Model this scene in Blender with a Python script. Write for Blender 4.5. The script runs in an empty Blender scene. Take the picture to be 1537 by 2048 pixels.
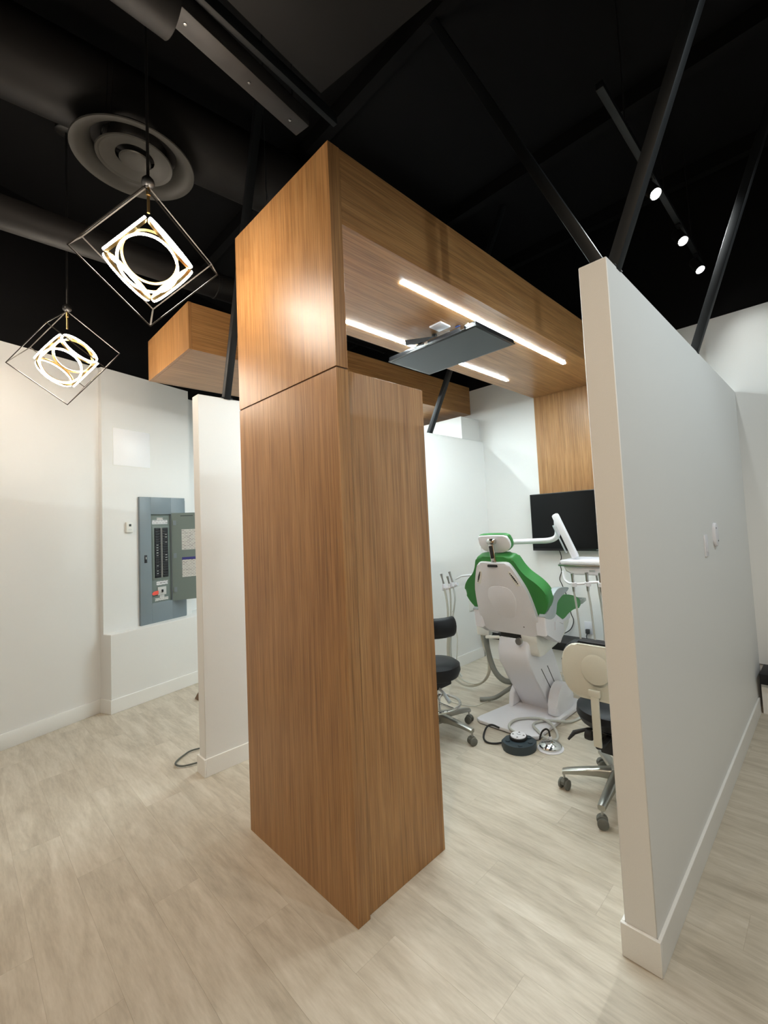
import bpy, bmesh, math, random
from mathutils import Vector, Matrix

random.seed(7)
scene = bpy.context.scene
COL = scene.collection

# ---------------------------------------------------------------- camera
W, H = 1537.0, 2048.0
F_PX = 890.68
YAW, PITCH, ROLL = .749042, .0559844, -.0499582
PX, PY = 848.62, 995.205


def cam_axes():
    c, s = math.cos(YAW), math.sin(YAW)
    w = Matrix(((c, s, 0), (0, 0, -1), (-s, c, 0)))
    cp, sp = math.cos(PITCH), math.sin(PITCH)
    p = Matrix(((1, 0, 0), (0, cp, sp), (0, -sp, cp)))
    cr, sr = math.cos(ROLL), math.sin(ROLL)
    q = Matrix(((cr, -sr, 0), (sr, cr, 0), (0, 0, 1)))
    return q @ p @ w


m = cam_axes()
right, down, fwd = Vector(m[0]), Vector(m[1]), Vector(m[2])
cam_data = bpy.data.cameras.new('camera')
cam = bpy.data.objects.new('camera', cam_data)
COL.objects.link(cam)
mw = Matrix((right, -down, -fwd)).transposed().to_4x4()
mw.translation = Vector((0, 0, 1.52))
cam.matrix_world = mw
cam_data.sensor_fit = 'HORIZONTAL'
cam_data.sensor_width = 36
cam_data.lens = F_PX * 36 / W
cam_data.shift_x = -(PX - W / 2) / W
cam_data.shift_y = (PY - H / 2) / W
cam_data.clip_start = .02
scene.camera = cam

# ---------------------------------------------------------------- world, exposure
world = bpy.data.worlds.new('world')
scene.world = world
world.use_nodes = True
world.node_tree.nodes['Background'].inputs[0].default_value = (.9, .95, 1, 1)
world.node_tree.nodes['Background'].inputs[1].default_value = 0.0
vs = scene.view_settings
vs.view_transform = 'Standard'
vs.look = 'None'
vs.exposure = 0.40
vs.gamma = 1
vs.use_curve_mapping = False

# light levels (visible lamps plus two added fill tracks; each is built further down)
PENDANT_E = 72.0        # emission of the pendant rings
STRIP_E = 150.0          # emission of the canopy light strips
SPOT_W = 45.0           # watts of one track spot head

# ---------------------------------------------------------------- materials
MATS = {}


def new_mat(name):
    mt = bpy.data.materials.new(name)
    mt.use_nodes = True
    MATS[name] = mt
    return mt, mt.node_tree.nodes, mt.node_tree.links, mt.node_tree.nodes['Principled BSDF']


def plain(name, col, rough=.5, metal=0.0, emit=0.0, spec=.5, alpha=1.0, trans=0.0, bump=0.0, bscale=300, coat=0.0):
    mt, n, l, b = new_mat(name)
    b.inputs['Base Color'].default_value = (*col, 1)
    b.inputs['Roughness'].default_value = rough
    b.inputs['Metallic'].default_value = metal
    b.inputs['Specular IOR Level'].default_value = spec
    b.inputs['Coat Weight'].default_value = coat
    if trans:
        b.inputs['Transmission Weight'].default_value = trans
    if emit:
        b.inputs['Emission Color'].default_value = (*col, 1)
        b.inputs['Emission Strength'].default_value = emit
    if bump or True:
        tc = n.new('ShaderNodeTexCoord')
        nz = n.new('ShaderNodeTexNoise')
        nz.inputs['Scale'].default_value = bscale
        nz.inputs['Detail'].default_value = 2
        l.new(tc.outputs['Object'], nz.inputs['Vector'])
        mx = n.new('ShaderNodeMix')
        mx.data_type = 'RGBA'
        mx.inputs[6].default_value = (*[c * .96 for c in col], 1)
        mx.inputs[7].default_value = (*[min(1, c * 1.04) for c in col], 1)
        l.new(nz.outputs['Fac'], mx.inputs[0])
        if not emit:
            l.new(mx.outputs[2], b.inputs['Base Color'])
        if bump:
            bp = n.new('ShaderNodeBump')
            bp.inputs['Strength'].default_value = bump
            bp.inputs['Distance'].default_value = .002
            l.new(nz.outputs['Fac'], bp.inputs['Height'])
            l.new(bp.outputs['Normal'], b.inputs['Normal'])
    return mt


def grain_mat(name, axis, dark, mid, light, rough, across=(260, 45), along=(5, 1.2), vary=0.0, spec=.5, contrast=1.0, knots=0.0, pores=0):
    """Wood grain stretched along one object axis (0 x, 1 y, 2 z)."""
    mt, n, l, b = new_mat(name)
    tc = n.new('ShaderNodeTexCoord')
    src = tc.outputs['Object']
    info = n.new('ShaderNodeObjectInfo')
    if vary:
        add = n.new('ShaderNodeVectorMath')
        add.operation = 'MULTIPLY_ADD'
        cmb = n.new('ShaderNodeCombineXYZ')
        for i in range(3):
            l.new(info.outputs['Random'], cmb.inputs[i])
        l.new(cmb.outputs[0], add.inputs[0])
        add.inputs[1].default_value = (37, 53, 71)
        l.new(src, add.inputs[2])
        src = add.outputs[0]
    facs = []
    for k in range(2):
        mp = n.new('ShaderNodeMapping')
        sc = [across[k]] * 3
        sc[axis] = along[k]
        mp.inputs['Scale'].default_value = sc
        l.new(src, mp.inputs['Vector'])
        nz = n.new('ShaderNodeTexNoise')
        nz.inputs['Scale'].default_value = 1
        nz.inputs['Detail'].default_value = 4
        nz.inputs['Roughness'].default_value = .6
        nz.inputs['Distortion'].default_value = .35 if k else .1
        l.new(mp.outputs[0], nz.inputs['Vector'])
        facs.append(nz.outputs['Fac'])
    mixf = n.new('ShaderNodeMix')
    mixf.inputs[0].default_value = .55
    l.new(facs[0], mixf.inputs[2])
    l.new(facs[1], mixf.inputs[3])
    fac = mixf.outputs[0]
    if knots:
        mp = n.new('ShaderNodeMapping')
        sc = [9, 9, 9]
        sc[axis] = 1.6
        mp.inputs['Scale'].default_value = sc
        l.new(src, mp.inputs['Vector'])
        wv = n.new('ShaderNodeTexNoise')
        wv.inputs['Scale'].default_value = 1
        wv.inputs['Detail'].default_value = 3
        wv.inputs['Distortion'].default_value = 1.2
        l.new(mp.outputs[0], wv.inputs['Vector'])
        mf = n.new('ShaderNodeMix')
        mf.inputs[0].default_value = knots
        l.new(fac, mf.inputs[2])
        l.new(wv.outputs['Fac'], mf.inputs[3])
        fac = mf.outputs[0]
    rp = n.new('ShaderNodeValToRGB')
    e = rp.color_ramp.elements
    e[0].position = .5 - .2 / contrast
    e[0].color = (*dark, 1)
    e[1].position = .5 + .2 / contrast
    e[1].color = (*light, 1)
    c = e.new(.5)
    c.color = (*mid, 1)
    l.new(fac, rp.inputs[0])
    out = rp.outputs[0]
    if vary:
        mr = n.new('ShaderNodeMapRange')
        mr.inputs[3].default_value = 1 - vary
        mr.inputs[4].default_value = 1 + vary
        l.new(info.outputs['Random'], mr.inputs[0])
        hs = n.new('ShaderNodeHueSaturation')
        l.new(mr.outputs[0], hs.inputs['Value'])
        l.new(out, hs.inputs['Color'])
        out = hs.outputs[0]
    if pores:
        mp = n.new('ShaderNodeMapping')
        sc = [pores] * 3
        sc[axis] = pores / 80
        mp.inputs['Scale'].default_value = sc
        l.new(src, mp.inputs['Vector'])
        pz = n.new('ShaderNodeTexNoise')
        pz.inputs['Scale'].default_value = 1
        pz.inputs['Detail'].default_value = 3
        pz.inputs['Roughness'].default_value = .7
        l.new(mp.outputs[0], pz.inputs['Vector'])
        pr = n.new('ShaderNodeMapRange')
        pr.inputs[1].default_value = .40
        pr.inputs[2].default_value = .52
        pr.inputs[3].default_value = .70
        pr.inputs[4].default_value = 1.0
        l.new(pz.outputs['Fac'], pr.inputs[0])
        mm = n.new('ShaderNodeMix')
        mm.data_type = 'RGBA'
        mm.blend_type = 'MULTIPLY'
        mm.inputs[0].default_value = 1
        l.new(out, mm.inputs[6])
        l.new(pr.outputs[0], mm.inputs[7])
        out = mm.outputs[2]
    l.new(out, b.inputs['Base Color'])
    b.inputs['Roughness'].default_value = rough
    b.inputs['Specular IOR Level'].default_value = spec
    bp = n.new('ShaderNodeBump')
    bp.inputs['Strength'].default_value = .12
    bp.inputs['Distance'].default_value = .001
    l.new(facs[0], bp.inputs['Height'])
    l.new(bp.outputs['Normal'], b.inputs['Normal'])
    return mt


def print_mat(name, paper, ink, scale=60, thresh=.5, axis=2):
    """Flat print: rows of small dark marks on a pale sticker."""
    mt, n, l, b = new_mat(name)
    tc = n.new('ShaderNodeTexCoord')
    mp = n.new('ShaderNodeMapping')
    mp.inputs['Scale'].default_value = (scale * 2.2, 1, scale)
    l.new(tc.outputs['Object'], mp.inputs['Vector'])
    br = n.new('ShaderNodeTexBrick')
    br.inputs['Scale'].default_value = 1
    br.inputs['Mortar Size'].default_value = .22
    br.inputs['Mortar Smooth'].default_value = .1
    br.inputs['Brick Width'].default_value = 3.0
    br.inputs['Row Height'].default_value = .8
    sw = n.new('ShaderNodeSeparateXYZ')
    l.new(mp.outputs[0], sw.inputs[0])
    cb = n.new('ShaderNodeCombineXYZ')
    l.new(sw.outputs[0], cb.inputs[0])
    l.new(sw.outputs[2], cb.inputs[1])
    l.new(cb.outputs[0], br.inputs['Vector'])
    br.inputs['Color1'].default_value = (*ink, 1)
    br.inputs['Color2'].default_value = (*[(a + c) / 2 for a, c in zip(ink, paper)], 1)
    br.inputs['Mortar'].default_value = (*paper, 1)
    l.new(br.outputs['Color'], b.inputs['Base Color'])
    b.inputs['Roughness'].default_value = .5
    return mt


WD, WM, WL = (.250, .108, .037), (.385, .193, .069), (.495, .272, .111)
grain_mat('oak_vertical', 2, WD, WM, WL, .37, knots=.22, pores=150, contrast=1.25)
grain_mat('oak_lengthwise', 1, WD, WM, WL, .36, knots=.25, pores=150, contrast=1.25)
grain_mat('oak_crosswise', 0, WD, WM, WL, .36, knots=.25, pores=150, contrast=1.25)
grain_mat('vinyl_plank', 0, (.415, .365, .29), (.54, .485, .395), (.645, .59, .50), .42,
          across=(95, 22), along=(13, 3.2), vary=.012, contrast=1.45, knots=.42, spec=.4)
plain('plank_joint', (.51, .455, .37), .6)
plain('paint_white', (.80, .80, .785), .55, bump=.12, bscale=420, spec=.3)
plain('panel_white', (.93, .93, .95), .35, spec=.4)
plain('paint_trim', (.84, .835, .81), .35, spec=.4)
plain('paint_black', (.0045, .0045, .005), .8, spec=.15, bump=.2, bscale=60)
plain('duct_black', (.0085, .0078, .0078), .6, spec=.3, bump=.15, bscale=30)
plain('cap_black', (.012, .012, .013), .5, spec=.35)
plain('steel_black', (.006, .0075, .009), .55, spec=.35)
plain('diffuser_metal', (.034, .033, .029), .5, spec=.3)
plain('channel_grey', (.03, .027, .026), .5, spec=.4)
plain('black_rod', (.015, .015, .015), .35)
plain('brass', (.62, .43, .18), .28, metal=1)
plain('frame_black', (.08, .075, .07), .35, metal=.4)
plain('led_warm', (1, .88, .74), .5, emit=PENDANT_E)
plain('led_cool', (.84, .975, 1.0), .5, emit=STRIP_E)
plain('lens_white', (1, .98, .95), .5, emit=60)
plain('seam_dark', (.09, .045, .02), .7)
plain('plastic_white', (.77, .77, .82), .3, spec=.5)
plain('plastic_offwhite', (.78, .78, .74), .35)
plain('plastic_grey', (.42, .47, .50), .4)
plain('hose_grey', (.50, .51, .48), .45)
plain('hose_dark', (.20, .21, .19), .45)
plain('hose_cream', (.55, .54, .47), .45)
plain('leather_green', (.030, .215, .040), .42, bump=.25, bscale=220)
plain('leather_black', (.009, .010, .013), .42, spec=.3, bump=.2, bscale=220)
plain('shell_beige', (.62, .60, .51), .3, spec=.5)
plain('chrome', (.62, .62, .60), .12, metal=1)
plain('steel', (.45, .45, .44), .3, metal=1)
plain('cast_alloy', (.40, .40, .36), .3, metal=.85)
plain('rubber_black', (.012, .012, .013), .6)
plain('rubber_grey', (.13, .135, .12), .6)
plain('rubber_slate', (.028, .045, .058), .5)
plain('screen_black', (.004, .0045, .005), .16, spec=.22)
plain('bezel_black', (.01, .01, .011), .3)
plain('screen_grey', (.030, .040, .047), .38, spec=.35)
plain('panel_grey', (.20, .245, .275), .42, spec=.4)
plain('panel_green', (.17, .21, .195), .45, spec=.4)
plain('breaker_black', (.010, .012, .016), .4)
plain('breaker_mark', (.55, .56, .55), .5)
plain('tag_red', (.85, .10, .07), .5)
plain('label_blue', (.035, .035, .20), .5)
plain('thermo_screen', (.05, .06, .05), .3)
print_mat('label_print', (.72, .72, .74), (.22, .22, .23), 40)
print_mat('label_fine', (.70, .69, .66), (.20, .19, .19), 55)
plain('socket_dark', (.05, .05, .05), .5)
plain('clear_vinyl', (.75, .80, .78), .15, trans=.85)
plain('cord_dark', (.10, .11, .10), .5)
plain('cap_blue', (.05, .10, .35), .4)
plain('wood_brown', (.16, .09, .05), .5)


# ---------------------------------------------------------------- builders
def root_of(o):
    while o.parent is not None:
        o = o.parent
    return o


def link(name, me, mat, parent):
    if mat is not None:
        me.materials.append(MATS[mat] if isinstance(mat, str) else mat)
    o = bpy.data.objects.new(name, me)
    COL.objects.link(o)
    if parent is not None:
        off = root_of(parent).location
        if off.length > 0:
            me.transform(Matrix.Translation(-off))
        o.parent = parent
    return o


def shade(me, ang=40):
    for p in me.polygons:
        p.use_smooth = True
    try:
        me.set_sharp_from_angle(angle=math.radians(ang))
    except Exception:
        pass


def from_bm(name, bm, mat, parent, smooth=True, ang=40):
    bmesh.ops.recalc_face_normals(bm, faces=bm.faces[:])
    me = bpy.data.meshes.new(name)
    bm.to_mesh(me)
    bm.free()
    if smooth:
        shade(me, ang)
    return link(name, me, mat, parent)


def bm_box(bm, x0, x1, y0, y1, z0, z1):
    vs_ = [bm.verts.new(p) for p in ((x0, y0, z0), (x1, y0, z0), (x1, y1, z0), (x0, y1, z0),
                                     (x0, y0, z1), (x1, y0, z1), (x1, y1, z1), (x0, y1, z1))]
    for f in ((3, 2, 1, 0), (4, 5, 6, 7), (0, 1, 5, 4), (1, 2, 6, 5), (2, 3, 7, 6), (3, 0, 4, 7)):
        bm.faces.new([vs_[i] for i in f])
    return vs_


def box(name, x0, x1, y0, y1, z0, z1, mat, parent=None, bevel=0.0, seg=2):
    bm = bmesh.new()
    bm_box(bm, x0, x1, y0, y1, z0, z1)
    if bevel:
        bmesh.ops.bevel(bm, geom=bm.edges[:], offset=bevel, segments=seg, profile=.5, affect='EDGES')
    return from_bm(name, bm, mat, parent)


def bar_bm(bm, a, b, w, d, up=Vector((0, 0, 1))):
    a, b = Vector(a), Vector(b)
    t = (b - a).normalized()
    if abs(t.dot(up)) > .98:
        up = Vector((0, 1, 0))
    s = t.cross(up).normalized()
    u = s.cross(t).normalized()
    v = []
    for c in (a, b):
        for (i, j) in ((-1, -1), (1, -1), (1, 1), (-1, 1)):
            v.append(bm.verts.new(c + s * i * w / 2 + u * j * d / 2))
    for f in ((3, 2, 1, 0), (4, 5, 6, 7), (0, 1, 5, 4), (1, 2, 6, 5), (2, 3, 7, 6), (3, 0, 4, 7)):
        bm.faces.new([v[i] for i in f])


def bar(name, a, b, w, d, mat, parent=None, bevel=0.0, up=Vector((0, 0, 1))):
    bm = bmesh.new()
    bar_bm(bm, a, b, w, d, up)
    if bevel:
        bmesh.ops.bevel(bm, geom=bm.edges[:], offset=bevel, segments=2, profile=.5, affect='EDGES')
    return from_bm(name, bm, mat, parent)


def spline(pts, n=8, closed=False):
    pts = [Vector(p) for p in pts]
    if len(pts) < 3:
        return pts
    out = []
    k = len(pts)
    rng = range(k if closed else k - 1)
    for i in rng:
        p1, p2 = pts[i % k], pts[(i + 1) % k]
        p0 = pts[(i - 1) % k] if (closed or i > 0) else p1 * 2 - p2
        p3 = pts[(i + 2) % k] if (closed or i + 2 < k) else p2 * 2 - p1
        for j in range(n):
            t = j / n
            out.append(.5 * ((2 * p1) + (p2 - p0) * t + (2 * p0 - 5 * p1 + 4 * p2 - p3) * t * t +
                             (3 * p1 - p0 - 3 * p2 + p3) * t ** 3))
    if not closed:
        out.append(pts[-1])
    return out


def tube_bm(bm, pts, r, seg=8, closed=False):
    pts = [Vector(p) for p in pts]
    rs = r if isinstance(r, (list, tuple)) else [r] * len(pts)
    rings = []
    prev = None
    k = len(pts)
    for i, p in enumerate(pts):
        if closed:
            t = pts[(i + 1) % k] - pts[(i - 1) % k]
        else:
            t = pts[min(i + 1, k - 1)] - pts[max(i - 1, 0)]
        if t.length < 1e-9:
            t = Vector((0, 0, 1))
        t.normalize()
        if prev is None:
            a = Vector((0, 0, 1)) if abs(t.z) < .9 else Vector((1, 0, 0))
            s = t.cross(a).normalized()
        else:
            s = (prev - t * prev.dot(t))
            if s.length < 1e-6:
                s = t.orthogonal()
            s.normalize()
        prev = s
        u = t.cross(s)
        rings.append([bm.verts.new(p + (s * math.cos(2 * math.pi * q / seg) + u * math.sin(2 * math.pi * q / seg)) * rs[i])
                      for q in range(seg)])
    n = len(rings)
    for i in range(n if closed else n - 1):
        a, b = rings[i], rings[(i + 1) % n]
        for q in range(seg):
            bm.faces.new((a[q], a[(q + 1) % seg], b[(q + 1) % seg], b[q]))
    if not closed:
        bm.faces.new(rings[0][::-1])
        bm.faces.new(rings[-1])


def tube(name, pts, r, mat, parent=None, smooth_n=0, seg=8, closed=False):
    if smooth_n:
        pts = spline(pts, smooth_n, closed)
    bm = bmesh.new()
    tube_bm(bm, pts, r, seg, closed)
    return from_bm(name, bm, mat, parent, ang=50)


def lathe_bm(bm, prof, org, axis=Vector((0, 0, 1)), seg=32, cap=True):
    org, axis = Vector(org), Vector(axis).normalized()
    s = axis.orthogonal().normalized()
    if abs(axis.z) > .99:
        s = Vector((1, 0, 0))
    u = axis.cross(s)
    rings = []
    for r, h in prof:
        if r < 1e-6:
            rings.append([bm.verts.new(org + axis * h)])
        else:
            rings.append([bm.verts.new(org + axis * h + (s * math.cos(2 * math.pi * q / seg) + u * math.sin(2 * math.pi * q / seg)) * r)
                          for q in range(seg)])
    for a, b in zip(rings[:-1], rings[1:]):
        for q in range(seg):
            q2 = (q + 1) % seg
            if len(a) == 1 and len(b) == 1:
                continue
            if len(a) == 1:
                bm.faces.new((a[0], b[q2], b[q]))
            elif len(b) == 1:
                bm.faces.new((a[q], a[q2], b[0]))
            else:
                bm.faces.new((a[q], a[q2], b[q2], b[q]))
    if cap:
        if len(rings[0]) > 1:
            bm.faces.new(rings[0][::-1])
        if len(rings[-1]) > 1:
            bm.faces.new(rings[-1])


def lathe(name, prof, org, mat, parent=None, axis=(0, 0, 1), seg=32, cap=True, ang=35):
    bm = bmesh.new()
    lathe_bm(bm, prof, org, axis, seg, cap)
    return from_bm(name, bm, mat, parent, ang=ang)


def prism(name, outline, org, A, B, N, thick, mat, parent=None, bevel=0.0, seg=3, ang=40):
    """2-D outline in the (A, B) plane, extruded along N."""
    org, A, B, N = Vector(org), Vector(A), Vector(B), Vector(N)
    bm = bmesh.new()
    lo = [bm.verts.new(org + A * a + B * b) for a, b in outline]
    hi = [bm.verts.new(org + A * a + B * b + N * thick) for a, b in outline]
    k = len(lo)
    f1 = bm.faces.new(lo[::-1])
    f2 = bm.faces.new(hi)
    for i in range(k):
        j = (i + 1) % k
        bm.faces.new((lo[i], lo[j], hi[j], hi[i]))
    if bevel:
        es = list(set(f1.edges[:]) | set(f2.edges[:]))
        bmesh.ops.bevel(bm, geom=es, offset=bevel, segments=seg, profile=.5, affect='EDGES', clamp_overlap=True)
    return from_bm(name, bm, mat, parent, ang=ang)


def rounded(pts, n=6):
    """Smooth closed outline through 2-D points."""
    return [(p.x, p.y) for p in spline([(a, b, 0) for a, b in pts], n, True)]


def round_rect(w, h, r, n=5, cx=0, cy=0):
    out = []
    for (sx, sy, a0) in ((1, 1, 0), (-1, 1, 90), (-1, -1, 180), (1, -1, 270)):
        for k in range(n + 1):
            a = math.radians(a0 + 90 * k / n)
            out.append((cx + sx * (w / 2 - r) + r * math.cos(a), cy + sy * (h / 2 - r) + r * math.sin(a)))
    return out


def tag(o, label, cat, group=None, kind=None):
    o['label'] = label
    o['category'] = cat
    if group:
        o['group'] = group
    if kind:
        o['kind'] = kind
    return o


def thing(name, label, cat, loc=(0, 0, 0), group=None):
    o = bpy.data.objects.new(name, None)
    COL.objects.link(o)
    o.location = loc
    o.empty_display_size = .1
    return tag(o, label, cat, group)


def struct_root(name, loc=(0, 0, 0), label=None):
    o = bpy.data.objects.new(name, None)
    COL.objects.link(o)
    o.location = loc
    o['kind'] = 'structure'
    if label:
        o['label'] = label
    return o


def struct(o, label=None):
    o['kind'] = 'structure'
    if label:
        o['label'] = label
    return o


X, Y, Z = Vector((1, 0, 0)), Vector((0, 1, 0)), Vector((0, 0, 1))

# ================================================================ THE ROOM
DECK = 4.35
PAINT = 3.085          # where the white paint stops
YB = 4.33              # back wall
# ---- floor with planks
fl = struct(box('floor', -7.2, 4.6, -3.6, 4.5, -.12, -.0012, 'plank_joint'), 'pale greige wood-look vinyl plank floor')
PW, PL = .183, 1.22
plank_me = None
row = 0
y = -.32
while y < YB:
    x = -5.6 + (row * .437) % PL - PL
    while x < 1.4:
        far_left = -4.90 - .353 * (y - .94)
        if x + PL > far_left - .1 and x < 1.3:
            if plank_me is None:
                g = .0002
                bm = bmesh.new()
                bm_box(bm, g, PL - g, g, PW - g, -.0012, 0)
                bmesh.ops.recalc_face_normals(bm, faces=bm.faces[:])
                plank_me = bpy.data.meshes.new('plank')
                bm.to_mesh(plank_me)
                bm.free()
                plank_me.materials.append(MATS['vinyl_plank'])
            o = bpy.data.objects.new('plank', plank_me)
            COL.objects.link(o)
            o.location = (x, y, 0)
            o.parent = fl
        x += PL
    y += PW
    row += 1
# the floor beyond the picked-apart planks
bm = bmesh.new()
for (x0, x1, y0, y1) in ((-7.2, 4.6, -3.6, -.32), (1.9, 4.6, -.32, 4.5)):
    bm_box(bm, x0, x1, y0, y1, -.0012, -.0001)
o = from_bm('plank_run', bm, 'vinyl_plank', fl)
o['kind'] = 'stuff'

# ---- ceiling
ce = struct(box('ceiling', -7.2, 4.6, -3.6, 4.6, DECK, DECK + .15, 'paint_black'), 'black painted open ceiling deck')
for k, yy in enumerate((-.6, 1.75, 3.1, 4.15)):
    box('joist', -7.0, 4.4, yy, yy + .07, DECK - .12, DECK, 'paint_black', ce)

# ---- back wall
wb = struct(box('wall_back', -7.2, 4.6, YB, YB + .15, 0, PAINT, 'paint_white'), 'white back wall behind the dental bays')
box('upper_band', -7.2, 4.6, YB, YB + .15, PAINT, DECK, 'paint_black', wb)
box('pilaster', -.717, 4.6, YB - .02, YB, .3, PAINT, 'paint_white', wb)
tr = struct(box('trim_1', -2.995, -.672, 4.10, YB, 0, .226, 'paint_trim'), 'low white plinth along the back wall')
box('black_cap', -2.995, -.672, 4.045, YB, .226, .300, 'cap_black', tr, .004)
tr2 = struct(box('trim_2', -.52, 4.5, 4.10, YB, 0, .226, 'paint_trim'), 'low white plinth right of the tall partition')
box('black_cap', -.52, 4.5, 4.045, YB, .226, .300, 'cap_black', tr2, .004)

# ---- closing walls outside the picture
wr = struct(box('wall_right', 4.5, 4.65, -3.6, 4.5, 0, PAINT, 'paint_white'))
box('upper_band', 4.5, 4.65, -3.6, 4.5, PAINT, DECK, 'paint_black', wr)
wf = struct(box('wall_front', -7.2, 4.6, -3.65, -3.5, 0, PAINT, 'paint_white'))
box('upper_band', -7.2, 4.6, -3.65, -3.5, PAINT, DECK, 'paint_black', wf)

# ---- skewed left wall, in its own axes: x along the wall, -y into the room
W1 = Vector((-4.874, .937, 0))
ANG = math.atan2(.943, -.333)
wl = struct_root('wall_left', (0, 0, 0), 'white skewed wall with a stepped recess')


def lbox(name, u0, u1, n0, n1, z0, z1, mat, parent, bevel=0.0):
    """Box in wall axes (u along, n into the room), root placed and turned afterwards."""
    return box(name, u0, u1, -n1, -n0, z0, z1, mat, parent, bevel)


lbox('wall_face', -4.5, .0, -.2, 0, 0, PAINT, 'paint_white', wl)
lbox('recess_face', 0, .895, -.2, .045, .66, PAINT, 'paint_white', wl)
lbox('return_face', .895, 3.9, -.35, -.12, .0, PAINT - .03, 'paint_white', wl)
lbox('upper_band', -4.5, 3.9, -.36, -.13, PAINT - .03, DECK, 'paint_black', wl)
lbox('upper_band', -4.5, .895, -.2, -.02, PAINT, DECK, 'paint_black', wl)
prism('lower_wall', [(0, .2), (0, -.147), (1.7, -.285), (1.7, .2)], (0, 0, 0), X, Y, Z, .675, 'paint_white', wl, .004, 1)
wl.location = W1
wl.rotation_euler.z = ANG
bl = struct_root('baseboard_left', (0, 0, 0), 'white baseboard along the skewed left wall')
lbox('board', -4.5, -.0, 0, .012, 0, .118, 'paint_trim', bl, .002)
prism('board', [(0, -.0), (-.012, -.0), (-.012, -.160), (1.7, -.298), (1.7, -.285), (0, -.147)], (0, 0, 0), X, Y, Z, .118, 'paint_trim', bl, .002, 1)
bl.location = W1
bl.rotation_euler.z = ANG


# ---- partitions
def partition(name, x0, x1, y0, y1, top, label):
    o = struct(box(name, x0, x1, y0, y1, 0, top, 'paint_white', None, .003, 1), label)
    return o


partition('wall_partition_right', -.650, -.545, 1.61, YB, 2.443, 'tall white partition with a broad end face beside the bay')
partition('wall_partition_left', -3.120, -3.022, 1.119, YB, 2.437, 'white partition left of the wooden column')


def skirting(name, x0, x1, y0, y1, h, label):
    r = struct_root(name, ((x0 + x1) / 2, y0, 0), label)
    t = .012
    box('board', x0 - t, x0, y0, y1, 0, h, 'paint_trim', r, .0015, 1)
    box('board', x1, x1 + t, y0, y1, 0, h, 'paint_trim', r, .0015, 1)
    box('board', x0 - t, x1 + t, y0 - t, y0, 0, h, 'paint_trim', r, .0015, 1)


skirting('baseboard_right', -.650, -.545, 1.61, 4.10, .111, 'white baseboard wrapped round the tall right partition')
skirting('baseboard_middle', -3.120, -3.022, 1.119, 4.10, .108, 'white baseboard wrapped round the left partition')

# ================================================================ WOODEN COLUMN AND CANOPIES
CX0, CX1 = -2.318, -1.444
CF, CS = 1.071, 1.130       # front slab
SEAM = 2.1695
SOF, TOP = 2.795, 3.130
wc = thing('wood_column', 'square oak-veneer column standing on the floor under the canopy end', 'column', ((CX0 + CX1) / 2, CF, 0))
box('front_panel', CX0, CX1, CF, CS, 0, SEAM - .003, 'oak_vertical', wc, .001, 1)
box('body', CX0 + .012, CX1 - .014, CS, 1.593, .0, SEAM - .001, 'oak_vertical', wc, .001, 1)
box('joint', CX0 + .004, CX1 - .004, CF + .004, CS - .004, SEAM - .003, SEAM + .003, 'seam_dark', wc)


def canopy(label, x0, x1, y0, y1, end, group):
    r = thing('wood_canopy', label, 'canopy', ((x0 + x1) / 2, y0, SOF), group)
    t = .03
    yf = y0
    if end:
        box('end_panel', x0, x1, y0, CS, SEAM + .003, TOP, 'oak_vertical', r, .001, 1)
        yf = CS + .0008
    else:
        box('end_panel', x0, x1, y0, y0 + .02, SOF, TOP, 'oak_vertical', r, .001, 1)
        yf = y0 + .0208
    box('side_panel', x1 - t, x1 - .0015, yf, y1, SOF, TOP - .001, 'oak_lengthwise', r, .001, 1)
    box('side_panel', x0 + .0015, x0 + t, yf, y1, SOF, TOP - .001, 'oak_lengthwise', r, .001, 1)
    box('soffit', x0 + t, x1 - t, yf, y1, SOF + .0006, SOF + .02, 'oak_lengthwise', r)
    box('top_board', x0 + t, x1 - t, yf, y1, TOP - .03, TOP - .012, 'cap_black', r)
    return r


canopy('oak-veneer canopy over the green dental chair, resting on the column', CX0, CX1, CF, YB, True, 'oak ceiling canopies')
canopy('oak-veneer canopy box floating behind the pendants, left of the column', -4.08, -3.185, 1.128, YB, False, 'oak ceiling canopies')

bp_ = tag(box('wall_panel', -2.318, -1.444, YB - .03, YB, 1.60, SOF, 'oak_vertical', None, .001, 1),
          'oak-veneer panel on the back wall above the television', 'wall panel')
wbx = tag(box('bulkhead_box', -3.95, -3.07, 3.985, YB, 2.44, 2.705, 'paint_white', None, .002, 1),
          'small white boxed bulkhead above the left partition top', 'bulkhead')


# ---- light strips in the soffits
def strip(x, y0, y1, label, group='soffit light strips'):
    r = thing('light_strip', label, 'light', (x, y0, SOF))
    r['group'] = group
    box('housing', x - .012, x + .012, y0 + .002, y1 - .002, SOF - .0016, SOF + .0005, 'paint_trim', r)
    box('diffuser', x - .013, x + .013, y0, y1, SOF - .0035, SOF - .0016, 'led_cool', r)


strip(-1.602, 1.633, 3.538, 'long lit strip in the canopy soffit, nearer the tall partition')
strip(-2.165, 1.633, 3.545, 'lit strip in the canopy soffit, partly hidden by the ceiling monitor')
strip(-3.36, 2.25, 3.55, 'small glimpse of a lit strip in the far left canopy')
strip(-3.90, 2.25, 3.55, 'lit strip of the far left canopy hidden behind its front')

# ================================================================ PENDANTS
A_ = .37


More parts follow.
